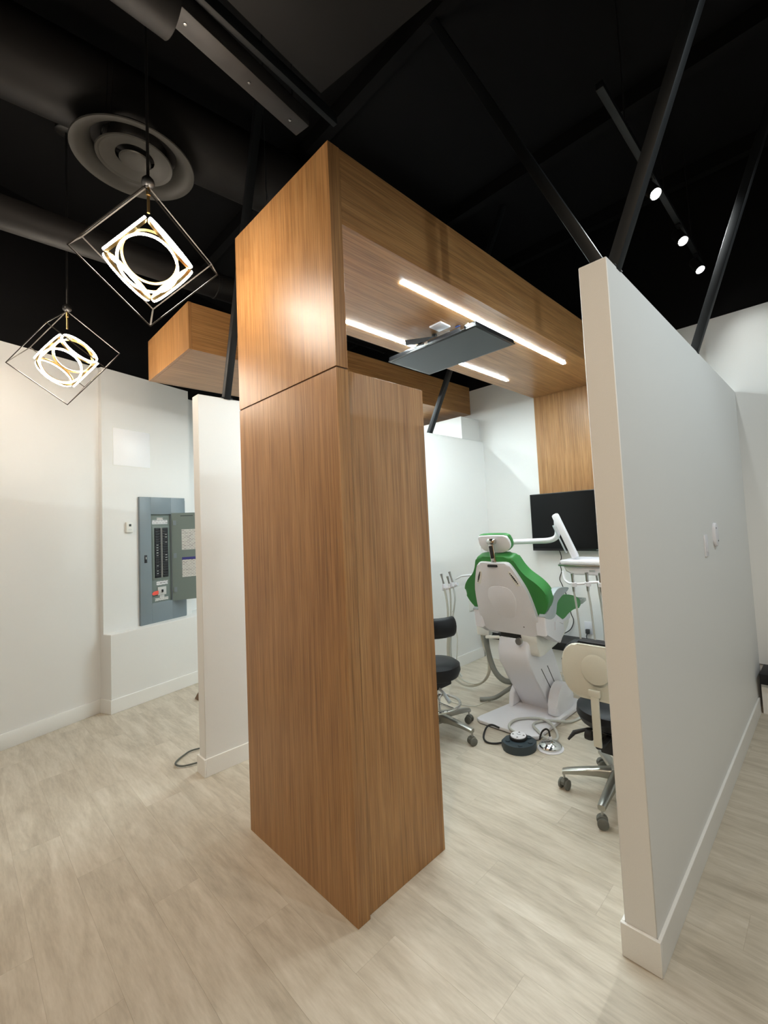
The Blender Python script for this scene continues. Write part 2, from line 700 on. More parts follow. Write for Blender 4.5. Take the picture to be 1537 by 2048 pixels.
def pendant(T, az, label):
    T = Vector(T)
    r = thing('pendant_lamp', label, 'pendant light', T, 'cube pendant lamps')
    el = math.radians(35.264)
    e = [Vector((math.cos(el) * math.cos(az + k * 2 * math.pi / 3), math.cos(el) * math.sin(az + k * 2 * math.pi / 3), -math.sin(el))) for k in range(3)]
    V = {}
    for i in (0, 1):
        for j in (0, 1):
            for k in (0, 1):
                V[(i, j, k)] = T + (e[0] * i + e[1] * j + e[2] * k) * A_
    bm = bmesh.new()
    for a in V:
        for q in range(3):
            if a[q] == 0:
                b = tuple(1 if s == q else a[s] for s in range(3))
                third = e[(q + 1) % 3]
                bar_bm(bm, V[a] - e[q] * .0025, V[b] + e[q] * .0025, .005, .005, third)
    from_bm('frame', bm, 'frame_black', r)
    c = (V[(0, 0, 0)] + V[(1, 1, 1)]) / 2 - Z * .022
    b_ = .248
    top_in = c + Z * (b_ * math.sqrt(3) / 2)
    tube('stem', [T + Z * .005, top_in + Z * .004], .006, 'brass', r, seg=12)
    lathe('stem_collar', [(.0, .012), (.009, .010), (.009, -.012), (.006, -.016)], T - Z * .03, 'brass', r, seg=16)
    lathe('swivel_joint', [(0, .046), (.012, .044), (.024, .03), (.026, .012), (.022, .004), (.012, -.004), (0, -.006)], T, 'black_rod', r, seg=20)
    tube('cord_rod', [T + Z * .04, (T.x, T.y, DECK)], .0065, 'black_rod', r, seg=10)
    lathe('ceiling_plate', [(0, 0), (.06, 0), (.06, -.02), (.05, -.026), (0, -.026)], (T.x, T.y, DECK), 'black_rod', r)
    for q in range(3):
        for s in (-1, 1):
            n_ = e[q] * s
            fc = c + n_ * (b_ / 2)
            ro, ri = .115, .1045
            ring = lathe('ring', [(ri, -.016), (ro, -.016), (ro, -.004), (ri, -.004), (ri, -.016)], fc, 'brass', r, n_, 56, False)
            lathe('led_band', [(ri + .001, -.004), (ro - .001, -.004), (ro - .001, .002), (ro - .003, .005), (ri + .003, .005), (ri + .001, .002), (ri + .001, -.004)],
                  fc, 'led_warm', ring, n_, 56, False)
    return r


pendant((-2.1534, 0.605, 3.0823), -.316, 'larger-looking cube pendant with glowing rings, nearer the wooden column')
pendant((-3.7065, 0.5439, 3.0629), 1.617, 'cube pendant with glowing rings lower at the far left wall')

# ================================================================ CEILING FIXTURES
dc = Vector((-2.79, .72, 3.65))
df = thing('ceiling_diffuser', 'round dark metal air diffuser with concentric cones above the pendant', 'air diffuser', dc)
lathe('outer_cone', [(.300, 0), (.303, .006), (.298, .014), (.262, .020), (.232, .045), (.215, .085), (.205, .085), (.222, .043), (.255, .012), (.285, .003), (.300, 0)], dc, 'diffuser_metal', df, seg=64, cap=False)
lathe('middle_cone', [(.185, .004), (.189, .010), (.165, .022), (.135, .055), (.127, .055), (.152, .018), (.178, .006), (.185, .004)], dc, 'diffuser_metal', df, seg=56, cap=False)
lathe('middle_face', [(.178, .008), (.10, .028), (.095, .030)], dc, 'diffuser_metal', df, seg=56, cap=False)
lathe('inner_cone', [(.0, .010), (.05, .012), (.072, .006), (.078, .012), (.06, .022), (.0, .03)], dc, 'diffuser_metal', df, seg=40, cap=False)
lathe('neck', [(.205, .085), (.160, .10), (.160, .128)], dc, 'duct_black', df, seg=40, cap=False)


def duct(label, a, b, r, mat='duct_black', rings=0):
    a, b = Vector(a), Vector(b)
    ax = (b - a)
    ln = ax.length
    o = thing('air_duct', label, 'duct', a, 'black ceiling ducts')
    lathe('pipe', [(r * .93, 0), (r, .0), (r, ln), (r * .93, ln)], a, mat, o, ax, 48)
    for k in range(rings):
        h = ln * (k + .5) / rings
        lathe('band', [(r, h - .012), (r + .006, h - .009), (r + .006, h + .009), (r, h + .012)], a, mat, o, ax, 48, False)
    return o


duct('wide black round duct running behind the air diffuser', (-3.0, -1.4, 3.98), (-2.59, 3.9, 3.98), .21, rings=4)
duct('slimmer black round duct low behind the pendants at left', (-3.40, -1.2, 3.42), (-3.36, 4.0, 3.42), .095, rings=3)
duct('black round duct with a cut end at the top edge', (-1.60, -1.6, 3.53), (-1.722, .575, 3.53), .105, rings=2)

lf = thing('linear_fixture', 'unlit grey linear light housing hung below the dark bulkhead', 'light fixture', (-1.80, .62, 3.62))
d_ = Vector((-.174, .985, 0))
a0, a1 = Vector((-1.808, .615, 3.655)), Vector((-1.79, .52, 3.655)) + d_ * .76
bar('housing', a0, a1, .10, .085, 'channel_grey', lf, .004)
bar('rail', a0 + Vector((.085, 0, .04)), a1 + Vector((.10, .14, .04)), .03, .06, 'steel_black', lf, .003)
for h in (.04, .34, .58):
    p = a0 + d_ * h
    lathe('screw', [(0, -.004), (.006, -.003), (.007, 0), (0, .001)], p - Z * .0435, 'steel', lf, seg=12)
for h in (.05, .60):
    p = a0 + d_ * h
    tube('hanger', [p + Z * .042, (p.x, p.y, DECK)], .003, 'black_rod', lf)

bk = thing('ceiling_bulkhead', 'dark boxed ceiling bulkhead above the canopy corner', 'bulkhead', (-1.70, 1.28, 3.72))
prism('casing', [(0, 0), (2.6, .40), (2.6, -2.6), (.36, -2.6)], (-1.75, 1.27, 3.70), X, Y, Z, .5, 'duct_black', bk)

tube_hook = thing('wire_hanger', 'thin looped ceiling wire hanging left of the column top', 'wire', (-2.22, 1.22, 3.4))
tube('wire', [(-2.215, 1.21, DECK), (-2.213, 1.208, 3.42), (-2.200, 1.205, 3.39), (-2.193, 1.205, 3.36), (-2.205, 1.208, 3.345), (-2.216, 1.21, 3.365), (-2.212, 1.208, 3.40)], .0025, 'steel_black', tube_hook)


# braces
def brace(label, a, b):
    o = thing('ceiling_brace', label, 'brace', a, 'black steel ceiling braces')
    bar('strut', a, b, .045, .045, 'steel_black', o, .003, Y)
    a = Vector(a)
    box('foot_plate', a.x - .022, a.x + .022, a.y - .04, a.y + .04, a.z - .0, a.z + .006, 'steel_black', o, .001)


PT = 2.443
brace('black brace rising rightward from the tall partition, farther one', (-.565, 3.02, PT), (.14, 3.02, DECK))
brace('black brace rising rightward from the tall partition, nearest one', (-.565, 1.73, PT), (.235, 1.73, DECK))
brace('black brace leaning leftward from the tall partition top', (-.600, 1.80, PT), (-1.47, 1.80, DECK))
brace('black brace from the left partition seen beneath the canopy', (-3.06, 3.42, 2.437), (-2.02, 3.42, DECK))
brace('black brace beside the wooden column on the left partition', (-3.035, 1.31, 2.437), (-2.40, 1.31, DECK))

# ---- track lights
HEADS = []


def track(label, a, b, heads, tint=(.95, 1, .97)):
    a, b = Vector(a), Vector(b)
    t = thing('light_track', label, 'light track', (a + b) / 2, 'black light tracks')
    bar('rail', a, b, .036, .034, 'steel_black', t, .002)
    n = 3
    for k in range(n):
        p = a.lerp(b, (k + .5) / n)
        tube('hanger', [p + Z * .015, (p.x, p.y, DECK)], .004, 'black_rod', t)
    for (f, aim, lab, wt, size) in heads:
        p = a.lerp(b, f)
        h = thing('track_spotlight', lab, 'spotlight', p - Z * .017, 'track spotlights')
        box('adapter', p.x - .016, p.x + .016, p.y - .04, p.y + .04, p.z - .03, p.z - .017, 'steel_black', h, .002)
        tube('stem', [p - Z * .03, p - Z * .07], .007, 'black_rod', h)
        c = p - Z * .105
        ax = (Vector(aim) - c).normalized()
        lathe('can', [(0, -.07), (.03, -.07), (.036, -.062), (.036, .05), (.032, .052), (.031, .03), (0, .03)], c, 'black_rod', h, ax, 28)
        lathe('lens', [(0, .034), (.029, .034), (.029, .036), (0, .040)], c, 'lens_white', h, ax, 24)
        ld = bpy.data.lights.new('spot_beam', 'SPOT')
        ld.energy = wt
        ld.color = tint
        ld.spot_size = math.radians(size)
        ld.spot_blend = .6
        ld.shadow_soft_size = .03
        lo = bpy.data.objects.new('spot_beam', ld)
        COL.objects.link(lo)
        lo.location = c + ax * .056
        lo.rotation_euler = (-ax).to_track_quat('Z', 'Y').to_euler()
    return t


track('black light track above the tall partition', (-.685, 2.10, 3.55), (-.685, 4.28, 3.55), [
    (.36, (1.3, 1.6, 0), 'small lit spotlight farthest up the visible track', SPOT_W * .9, 105),
    (.66, (1.0, 2.0, 0), 'brightest lit spotlight in the middle of the visible track', SPOT_W * .9, 105),
    (.90, (1.0, 2.9, 0), 'lowest lit spotlight of the visible track, nearest the back wall', SPOT_W * .5, 105)])
track('added unseen fill light track over the corridor behind the camera', (-2.6, -1.0, 3.78), (2.4, -1.0, 3.78), [  # added off camera to brighten walls and floor, no such track seen
    (.03, (-4.4, .9, 1.0), 'added fill spotlight behind the camera, aimed at the skewed wall', SPOT_W * 1.1, 100),
    (.28, (-1.6, .3, .4), 'added fill spotlight behind the camera, aimed at the column', SPOT_W * .7, 100),
    (.55, (-.3, .8, .6), 'added fill spotlight behind the camera, aimed at the tall partition', SPOT_W * 2.8, 100),
    (.85, (1.2, .5, 0), 'added fill spotlight behind the camera at the far right', SPOT_W * .8, 100)], (1, .82, .62))
track('added unseen fill light track over the bay right of the picture', (1.1, 1.0, 3.55), (1.1, 4.0, 3.55), [  # invented fill lamps out of view, lift the right bay's brightness
    (.25, (-.5, 1.9, 1.2), 'added fill spotlight outside the picture, nearer one of the right bay', SPOT_W * 1.25, 110),
    (.75, (-.5, 3.3, 1.4), 'added fill spotlight outside the picture, farther one of the right bay', SPOT_W * .85, 110)], (.86, .97, 1))

# ================================================================ WALL FITTINGS, LEFT
lw = W1


def place_left(o):
    o.location = W1
    o.rotation_euler.z = ANG


NR = .045        # recess face
ap = thing('access_panel', 'blank white square access panel on the left wall', 'access panel')
lbox('door', .098, .452, NR, NR + .004, 2.195, 2.545, 'panel_white', ap, .0015)
lbox('frame', .092, .458, NR, NR + .0015, 2.189, 2.551, 'plastic_offwhite', ap)
place_left(ap)
th = thing('thermostat', 'small white thermostat beside the grey breaker panel', 'thermostat')
lbox('case', .200, .262, NR, NR + .022, 1.565, 1.662, 'plastic_offwhite', th, .004)
lbox('screen', .221, .243, NR + .022, NR + .0228, 1.622, 1.644, 'thermo_screen', th)
lbox('slot', .216, .248, NR + .022, NR + .0226, 1.590, 1.593, 'plastic_grey', th)
place_left(th)

ep = thing('breaker_panel', 'grey electrical breaker panel with its door swung open', 'electrical panel')
U0, U1, P0, P1 = .322, .808, .66, 1.905
O0, O1, Q0, Q1 = .435, .650, .865, 1.735
lbox('trim_frame', U0, O0, NR, NR + .026, P0, P1, 'panel_grey', ep, .002)
lbox('trim_frame', O1, U1, NR, NR + .026, P0, P1, 'panel_grey', ep, .002)
lbox('trim_frame', O0, O1, NR, NR + .026, P0, Q0, 'panel_grey', ep, .002)
lbox('trim_frame', O0, O1, NR, NR + .026, Q1, P1, 'panel_grey', ep, .002)
lbox('edge_flange', U1, U1 + .018, NR, NR + .006, P0 + .02, P1 - .025, 'panel_grey', ep, .001)
dead = lbox('dead_front', O0, O1, NR, NR + .003, Q0, Q1, 'panel_green', ep)
lbox('raised_plate', O0 + .022, O1 - .008, NR + .003, NR + .007, 1.085, 1.615, 'panel_green', ep, .002)
lbox('breaker_well', O0 + .045, O1 - .028, NR + .007, NR + .009, 1.105, 1.600, 'breaker_black', ep)
nb = 19
for k in range(nb):
    z0 = 1.110 + k * (.486 / nb)
    for cidx, (ua, ub) in enumerate(((O0 + .048, O0 + .106), (O0 + .122, O1 - .031))):
        br_ = lbox('breaker', ua, ub, NR + .009, NR + .016, z0 + .0012, z0 + .0243, 'breaker_black', ep, .001)
        lbox('toggle', (ub - .018) if cidx == 0 else (ua + .006), (ub - .006) if cidx == 0 else (ua + .018), NR + .016, NR + .022, z0 + .008, z0 + .017, 'breaker_black', br_)
        on = (k in (1, 2, 4, 8, 9, 10, 11, 12)) if cidx == 0 else (k in (6, 7, 8, 13, 15, 16))
        if on:
            uc = (ua + .012, ua + .030) if cidx == 0 else (ub - .032, ub - .012)
            lbox('rating_mark', uc[0], uc[1], NR + .016, NR + .0164, z0 + .009, z0 + .014, 'breaker_mark', br_)
lbox('number_strip', O0 + .1075, O0 + .1095, NR + .009, NR + .017, 1.105, 1.60, 'breaker_mark', ep)
lbox('number_strip', O0 + .1185, O0 + .1205, NR + .009, NR + .017, 1.105, 1.60, 'breaker_mark', ep)
lbox('label', O0 + .025, O1 - .025, NR + .003, NR + .0036, 1.638, 1.678, 'label_print', ep)
lbox('label', O0 + .075, O1 - .075, NR + .003, NR + .0036, 1.680, 1.702, 'label_fine', ep)
lbox('label', O0 + .062, O1 - .034, NR + .003, NR + .0036, 1.030, 1.070, 'label_print', ep)
lbox('label', O0 + .045, O1 - .030, NR + .003, NR + .0036, .878, .905, 'label_fine', ep)
mb = lbox('main_breaker', O0 + .070, O1 - .055, NR + .003, NR + .012, .932, 1.012, 'breaker_mark', ep, .002)
lbox('main_toggle', O0 + .108, O0 + .122, NR + .012, NR + .022, .958, .985, 'breaker_black', mb)
lbox('main_base', O0 + .09, O1 - .075, NR + .003, NR + .008, .905, .932, 'breaker_mark', ep)
prism('red_tag', [(O0 + .004, .955), (O0 + .02, .975), (O0 + .072, .982), (O0 + .072, .945), (O0 + .02, .940)], (0, -NR - .016, 0), X, Z, -Y, .002, 'tag_red', ep)
la = lbox('latch', U0 + .040, U0 + .066, NR + .026, NR + .030, 1.265, 1.340, 'breaker_black', ep, .002)
lbox('latch_tab', U0 + .048, U0 + .058, NR + .030, NR + .034, 1.300, 1.322, 'steel', la)
# open door, hinged on the opening's right edge
DA = math.radians(38)
dax = Vector((math.cos(DA), -math.sin(DA), 0))
dn = Vector((math.sin(DA), math.cos(DA), 0))
h0 = Vector((O1 + .004, -(NR + .026), 0))
DW = .235


def dpl(name, a0, a1, z0, z1, t0, t1, mat, parent):
    return prism(name, [(a0, z0), (a1, z0), (a1, z1), (a0, z1)], h0 - dn * t1, dax, Z, dn, t1 - t0, mat, parent)


door = dpl('door', 0, DW, Q0 - .01, Q1 + .012, 0, .004, 'panel_green', ep)
dpl('sheet', .088, DW - .015, 1.365, 1.575, .004, .0046, 'label_fine', door)
dpl('sheet', .088, DW - .015, 1.085, 1.262, .004, .0046, 'label_fine', door)
dpl('sheet_header', .088, DW - .015, 1.262, 1.288, .004, .0046, 'label_blue', door)
dpl('door_print', .08, DW - .04, 1.712, 1.718, .004, .0045, 'breaker_black', door)
for zc in (.965, 1.31, 1.645):
    dpl('hinge', .012, .040, zc - .024, zc + .024, .004, .010, 'panel_grey', door)
place_left(ep)

fc_ = thing('floor_cord', 'dark looped cord on the floor behind the left partition', 'cord', (-3.35, 1.08, 0))
tube('cord', [(-3.15, 1.62, .012), (-3.30, 1.42, .012), (-3.43, 1.21, .012), (-3.41, 1.12, .012), (-3.34, 1.045, .012), (-3.262, 1.065, .012), (-3.22, 1.16, .012), (-3.15, 1.30, .012)], .0055, 'cord_dark', fc_, 8)
wd = thing('wooden_foot', 'small brown wooden furniture foot peeking past the left partition', 'furniture foot', (-4.43, 1.62, 0))
prism('foot', [(0, 0), (.10, 0), (.10, .085), (.06, .05)], (-4.50, 1.58, 0), X, Z, Y, .05, 'wood_brown', wd, .003, 1)

# ================================================================ SWITCHES ON THE TALL PARTITION
s1 = thing('switch_plate', 'narrow white switch plate on the tall partition, nearer end', 'wall plate', (-.545, 2.80, 1.32))
box('plate', -.545, -.538, 2.765, 2.835, 1.263, 1.378, 'plastic_white', s1, .002)
box('rocker', -.538, -.535, 2.783, 2.817, 1.287, 1.354, 'plastic_white', s1, .001)
s2 = thing('rounded_bracket', 'rounded white wall plate with two dark screws on the tall partition', 'wall plate', (-.545, 3.04, 1.37))
prism('plate', round_rect(.085, .135, .038, 6, 3.043, 1.367), (-.545, 0, 0), Y, Z, X, .016, 'plastic_white', s2, .004)
for (yy, zz) in ((3.025, 1.405), (3.062, 1.330)):
    lathe('screw', [(0, .018), (.004, .0175), (.005, .0155)], (-.545, yy, zz), 'socket_dark', s2, X, 12)

# ================================================================ TELEVISION, MONITOR
tv = thing('television', 'black flat television on the back wall behind the dental chair', 'television', (-1.88, 4.25, 1.16))
TX0, TX1, TZ0, TZ1 = -2.395, -1.365, 1.168, 1.758
box('body', TX0, TX1, 4.222, 4.262, TZ0, TZ1, 'bezel_black', tv, .004)
box('screen', TX0 + .008, TX1 - .008, 4.2205, 4.2222, TZ0 + .022, TZ1 - .008, 'screen_black', tv)
box('brand_mark', -1.72, -1.68, 4.2195, 4.2215, TZ0 + .009, TZ0 + .014, 'plastic_grey', tv)
box('wall_mount', -2.1, -1.66, 4.262, 4.30, 1.3, 1.6, 'bezel_black', tv)
cb1 = thing('television_cable', 'thin black cable dangling below the television', 'cable', (-2.14, 4.3, .3))
tube('cable', [(-2.142, 4.30, 1.18), (-2.125, 4.31, 1.10), (-2.146, 4.315, 1.026), (-2.136, 4.315, .95), (-2.162, 4.315, .874), (-2.139, 4.315, .812),
               (-2.09, 4.315, .68), (-2.066, 4.315, .537), (-2.042, 4.315, .46), (-2.08, 4.315, .37), (-2.164, 4.30, .311)], .0045, 'rubber_black', cb1, 6)

cm = thing('ceiling_monitor', 'flat grey monitor hanging face-down from the canopy soffit', 'monitor', (-1.876, 2.35, SOF))
MZ = 2.672
box('casing', -2.257, -1.495, 2.135, 2.56, MZ, MZ + .03, 'bezel_black', cm, .004)
box('bezel', -2.262, -1.490, 2.130, 2.565, MZ - .003, MZ + .004, 'bezel_black', cm, .001)
box('screen', -2.247, -1.505, 2.145, 2.550, MZ - .0045, MZ - .003, 'screen_grey', cm)
tube('back_rail', [(-2.0, 2.16, MZ + .036), (-1.56, 2.16, MZ + .036)], .011, 'chrome', cm)
box('mount_arm', -2.02, -1.86, 2.19, 2.33, MZ + .03, MZ + .075, 'rubber_black', cm, .004)
tube('pivot', [(-1.93, 2.26, MZ + .07), (-1.93, 2.26, SOF)], .018, 'rubber_black', cm)
bar('bracket', (-2.05, 2.10, MZ + .06), (-1.82, 2.24, MZ + .06), .02, .03, 'rubber_black', cm)
box('clip', -1.90, -1.87, 2.118, 2.136, MZ + .0, MZ + .02, 'chrome', cm)
box('clip', -1.60, -1.57, 2.118, 2.136, MZ + .0, MZ + .02, 'chrome', cm)
jp = tag(box('junction_plate', -1.865, -1.765, 2.135, 2.235, SOF - .012, SOF, 'plastic_white', None, .003),
         'white square junction plate on the soffit beside the monitor', 'junction plate')
bc = tag(lathe('blue_cap', [(0, 0), (.02, 0), (.02, -.006), (0, -.008)], (-1.745, 2.29, SOF), 'cap_blue', None, seg=20),
         'tiny blue round cap on the soffit beside the junction plate', 'cap')

# outlets
ol = thing('wall_outlet', 'white outlet with a dark plug low on the back wall', 'outlet', (-1.897, YB, .42))
box('plate', -1.935, -1.860, YB - .008, YB, .345, .465, 'plastic_white', ol, .002)
box('plug', -1.917, -1.880, YB - .04, YB - .008, .352, .395, 'socket_dark', ol, .005)
tube('plug_cord', [(-1.90, YB - .035, .36), (-1.905, YB - .045, .33), (-1.91, YB - .03, .305)], .004, 'rubber_black', ol, 4)
ol2 = thing('wall_outlet', 'white outlet plate on the left partition inside the bay', 'outlet', (-3.022, 3.94, .62))
box('plate', -3.022, -3.014, 3.88, 4.0, .535, .70, 'plastic_offwhite', ol2, .002)
box('socket', -3.014, -3.011, 3.965, 3.985, .562, .58, 'socket_dark', ol2)
box('socket', -3.014, -3.011, 3.965, 3.985, .61, .628, 'socket_dark', ol2)

# ================================================================ DENTAL CHAIR
CXC = -1.875
dch = thing('dental_chair', 'white dental chair with green upholstery, seen from behind', 'dental chair', (CXC, 3.0, 0))
# base plate
pl = [(-2.085, 2.728), (-1.66, 2.722), (-1.615, 2.76), (-1.612, 3.10), (-1.60, 3.52), (-2.03, 3.52), (-2.06, 3.15), (-2.128, 2.80), (-2.125, 2.75)]
prism('base_plate', pl, (0, 0, .004), X, Y, Z, .026, 'plastic_white', dch, .008, 2)
prism('base_gasket', [(a * .985 - 1.875 * .015, b * .985 + 3.0 * .015) for a, b in pl], (0, 0, 0), X, Y, Z, .006, 'rubber_black', dch)
# lifting column: a sheared box leaning towards the viewer
prof = [(2.925, .615), (2.895, .53), (2.905, .43), (3.00, .31), (3.185, .03), (3.45, .03), (3.45, .14), (3.30, .42), (3.20, .615)]
prism('lift_column', prof, (-2.005, 0, 0), Y, Z, X, .265, 'plastic_white', dch, .022, 3)
prism('column_seam', [(3.075, .37), (3.081, .373), (3.272, .10), (3.266, .097)], (-1.7405, 0, 0), Y, Z, X, .002, 'socket_dark', dch)
prism('column_seam', [(3.17, .37), (3.176, .373), (3.33, .13), (3.324, .127)], (-1.7405, 0, 0), Y, Z, X, .002, 'socket_dark', dch)
prism('side_cover', rounded([(3.10, .03), (3.115, .14), (3.16, .21), (3.24, .24), (3.33, .2), (3.38, .03)]), (-1.718, 0, 0), Y, Z, X, .078, 'plastic_white', dch, .02)
prism('side_cover', [(3.08, .03), (3.10, .13), (3.16, .18), (3.28, .18), (3.36, .03)], (-2.055, 0, 0), Y, Z, X, .045, 'plastic_white', dch, .012)
prism('upper_cowl', rounded([(2.93, .58), (2.96, .50), (3.1, .52), (3.3, .56), (3.42, .64), (3.42, .70), (2.95, .70)], 4), (-1.80, 0, 0), Y, Z, X, .13, 'plastic_offwhite', dch, .03)
box('under_frame', -2.00, -1.76, 2.93, 3.42, .605, .69, 'rubber_black', dch, .02)
prism('release_lever', round_rect(.13, .022, .010, 4), (-2.02, 2.86, .618), Vector((1, 0, .12)), Z, Y, .012, 'plastic_offwhite', dch, .003)
lathe('pivot_bolt', [(.012, 0), (.026, 0), (.026, .02), (.012, .02)], (-1.80, 2.875, .612), 'steel', dch, Y, 20)
# backrest axes
bt = Vector((0, -.2, .54)).normalized()
bn = Vector((0, .9377, .3473))            # towards the sitter
p0 = Vector((CXC, 2.90, .68))
sh = [(-.105, .556), (0, .552), (.105, .556), (.142, .535), (.185, .445), (.226, .33), (.247, .18), (.252, .06), (.238, -.005), (.2, -.026), (0, -.026), (-.2, -.026), (-.238, -.005), (-.252, .06), (-.247, .18), (-.226, .33), (-.185, .445), (-.142, .535)]
shell = prism('back_shell', rounded(sh, 3), p0 - bn * .0, X, bt, bn, .04, 'plastic_white', dch, .016, 3)
ins = [(-.07, .36), (.07, .36), (.118, .28), (.09, .16), (.05, .11), (-.05, .11), (-.09, .16), (-.118, .28)]
prism('back_inlay', rounded(ins, 4), p0 - bn * .003, X, bt, bn, .01, 'plastic_white', shell, .003, 2)
for s in (-1, 1):
    pnl = [(s * .125, .50), (s * .155, .46), (s * .19, .385), (s * .16, .378), (s * .138, .42), (s * .115, .48)]
    prism('vent_plate', pnl, p0 - bn * .003, X, bt, bn, .008, 'plastic_offwhite', shell, .002, 1)
    for k in range(7):
        t = k / 6
        c = p0 + X * s * (.132 + .040 * t) + bt * (.478 - .075 * t) - bn * .0035
        lathe('vent_hole', [(0, 0), (.0055 + .0032 * math.sin(math.pi * t), 0), (.005, -.0012), (0, -.0012)], c, 'socket_dark', shell, bn, 12)
lathe('bolt_cover', [(0, 0), (.005, 0), (.004, -.0015), (0, -.0015)], p0 + X * .125 + bt * .045, 'socket_dark', shell, bn, 12)
gr = [(0, .592), (.13, .59), (.165, .565), (.195, .50), (.235, .445), (.30, .39), (.345, .33), (.357, .27), (.335, .20), (.285, .13), (.235, .05), (.20, .0),
      (-.20, .0), (-.235, .05), (-.285, .13), (-.335, .20), (-.357, .27), (-.345, .33), (-.30, .39), (-.235, .445), (-.195, .50), (-.165, .565), (-.13, .59)]
prism('back_cushion', rounded(gr, 3), p0 + bn * .028, X, bt, bn, .095, 'leather_green', dch, .036, 4)
# lower back skirts
for s in (-1, 1):
    prism('hip_cover', [(s * .225, -.03), (s * .225, .10), (s * .262, .12), (s * .29, .02), (s * .262, -.03)], p0 + bn * .02, X, bt, bn, .07, 'plastic_offwhite', dch, .012)
# headrest
hp = p0 + bn * .085 + bt * .665
hs = [(-.105, .066), (.09, .066), (.125, .045), (.135, .0), (.115, -.04), (.06, -.062), (-.06, -.062), (-.115, -.04), (-.135, 0), (-.125, .05)]
prism('headrest_shell', rounded(hs, 3), hp, X, bt, bn, .022, 'plastic_white', dch, .009)
prism('headrest_cushion', rounded([(a * 1.03, b * 1.05) for a, b in hs], 3), hp + bn * .018, X, bt, bn, .032, 'leather_green', dch, .014)
hb = bar('headrest_bar', p0 + bt * .545 + bn * .02 + X * .005, p0 + bt * .70 + bn * .055 + X * -.005, .042, .016, 'chrome', dch, .003)
bar('bar_slot', p0 + bt * .585 + bn * .016 + X * .003, p0 + bt * .675 + bn * .037 + X * -.003, .02, .014, 'rubber_black', hb, .002)
lathe('headrest_knob', [(0, -.034), (.018, -.032), (.022, -.02), (.022, .02), (.018, .032), (0, .034)], p0 + bt * .70 + bn * .06, 'chrome', dch, X, 20)
box('bar_collar', CXC - .04, CXC + .04, 2.70, 2.735, 1.172, 1.19, 'rubber_black', dch, .004)
# seat
sp = [(2.95, .74), (2.96, .86), (3.05, .905), (3.25, .912), (3.40, .885), (3.50, .845), (3.545, .80), (3.52, .77), (3.40, .775), (3.30, .76), (3.2, .735)]
prism('seat_cushion', rounded(sp, 4), (CXC - .275, 0, 0), Y, Z, X, .55, 'leather_green', dch, .035, 4)
prism('foot_cover', [(3.50, .815), (3.58, .835), (3.66, .825), (3.66, .800), (3.58, .790), (3.50, .785)], (CXC - .17, 0, 0), Y, Z, X, .44, 'clear_vinyl', dch, .008, 2)
box('seat_pan', -2.09, -1.65, 2.95, 3.45, .685, .745, 'plastic_white', dch, .02)
# armrests and arm brackets
ar = [(2.855, .82), (2.95, .785), (3.02, .80), (3.045, .86), (3.075, .905), (3.24, .952), (3.245, .972), (3.105, .988), (3.04, .968), (2.985, .935), (2.945, .87)]
for s, x0 in ((1, -1.612), (-1, -2.188)):
    prism('armrest', rounded(ar, 3), (x0, 0, 0), Y, Z, X, .05, 'plastic_grey', dch, .014)
pv = [(2.862, .815), (2.93, .80), (2.985, .835), (3.02, .80), (3.14, .752), (3.16, .665), (3.08, .59), (3.06, .60), (3.03, .625), (2.875, .68)]
for s, x0 in ((1, -1.645), (-1, -2.185)):
    prism('arm_bracket', pv, (x0, 0, 0), Y, Z, X, .08, 'plastic_white', dch, .012)
    prism('bracket_rib', [(3.0, .76), (3.06, .775), (3.13, .74), (3.12, .72), (3.06, .748), (3.01, .70), (2.99, .70)], (x0 + .08 if s > 0 else x0 - .008, 0, 0), Y, Z, X, .008, 'plastic_white', dch, .003, 1)

# ---- hoses beneath
hz = thing('chair_supply_hose', 'thick grey supply hose bending from the chair to the floor', 'hose', (-2.2, 3.2, 0))
tube('hose', [(-2.318, 3.2, .66), (-2.325, 3.2, .547), (-2.319, 3.2, .431), (-2.288, 3.2, .304), (-2.242, 3.2, .215), (-2.167, 3.2, .168), (-2.077, 3.2, .172), (-1.99, 3.2, .19)], .0235, 'hose_dark', hz, 6, 12)
tube('hose', [(-2.06, 3.2, .15), (-2.14, 3.18, .09), (-2.22, 3.12, .035), (-2.32, 3.06, .02)], .017, 'hose_dark', hz, 6, 10)
box('hose_clamp', -2.40, -2.27, 3.17, 3.23, .52, .66, 'plastic_offwhite', hz, .012)

au = thing('suction_unit', 'assistant suction holder with three hanging hoses left of the chair', 'dental unit', (-2.69, 3.2, 0))
tube('holder_bar', [(-2.79, 3.2, .885), (-2.70, 3.2, .91), (-2.61, 3.2, .945)], .017, 'plastic_white', au, 4, 12)
tube('swing_arm', [(-2.63, 3.2, .985), (-2.56, 3.2, 1.018), (-2.46, 3.2, 1.031), (-2.30, 3.2, 1.03), (-2.16, 3.2, 1.0), (-2.12, 3.2, .85), (-2.12, 3.2, .70)], [.008] * 2 + [.012] * 5, 'plastic_white', au, 0, 10)
for (a, b) in (((-2.767, .93), (-2.787, 1.03)), ((-2.699, .935), (-2.712, 1.01)), ((-2.655, .95), (-2.686, 1.055))):
    ins_ = tube('suction_tip', [(a[0], 3.19, a[1]), ((a[0] + b[0]) / 2, 3.185, (a[1] + b[1]) / 2), (b[0], 3.18, b[1])], [.011, .008, .012], 'steel', au, 0, 12)
    lathe('holder_cup', [(.012, -.02), (.017, -.018), (.017, .018), (.012, .02)], (a[0], 3.19, a[1] - .012), 'plastic_white', au, seg=16)
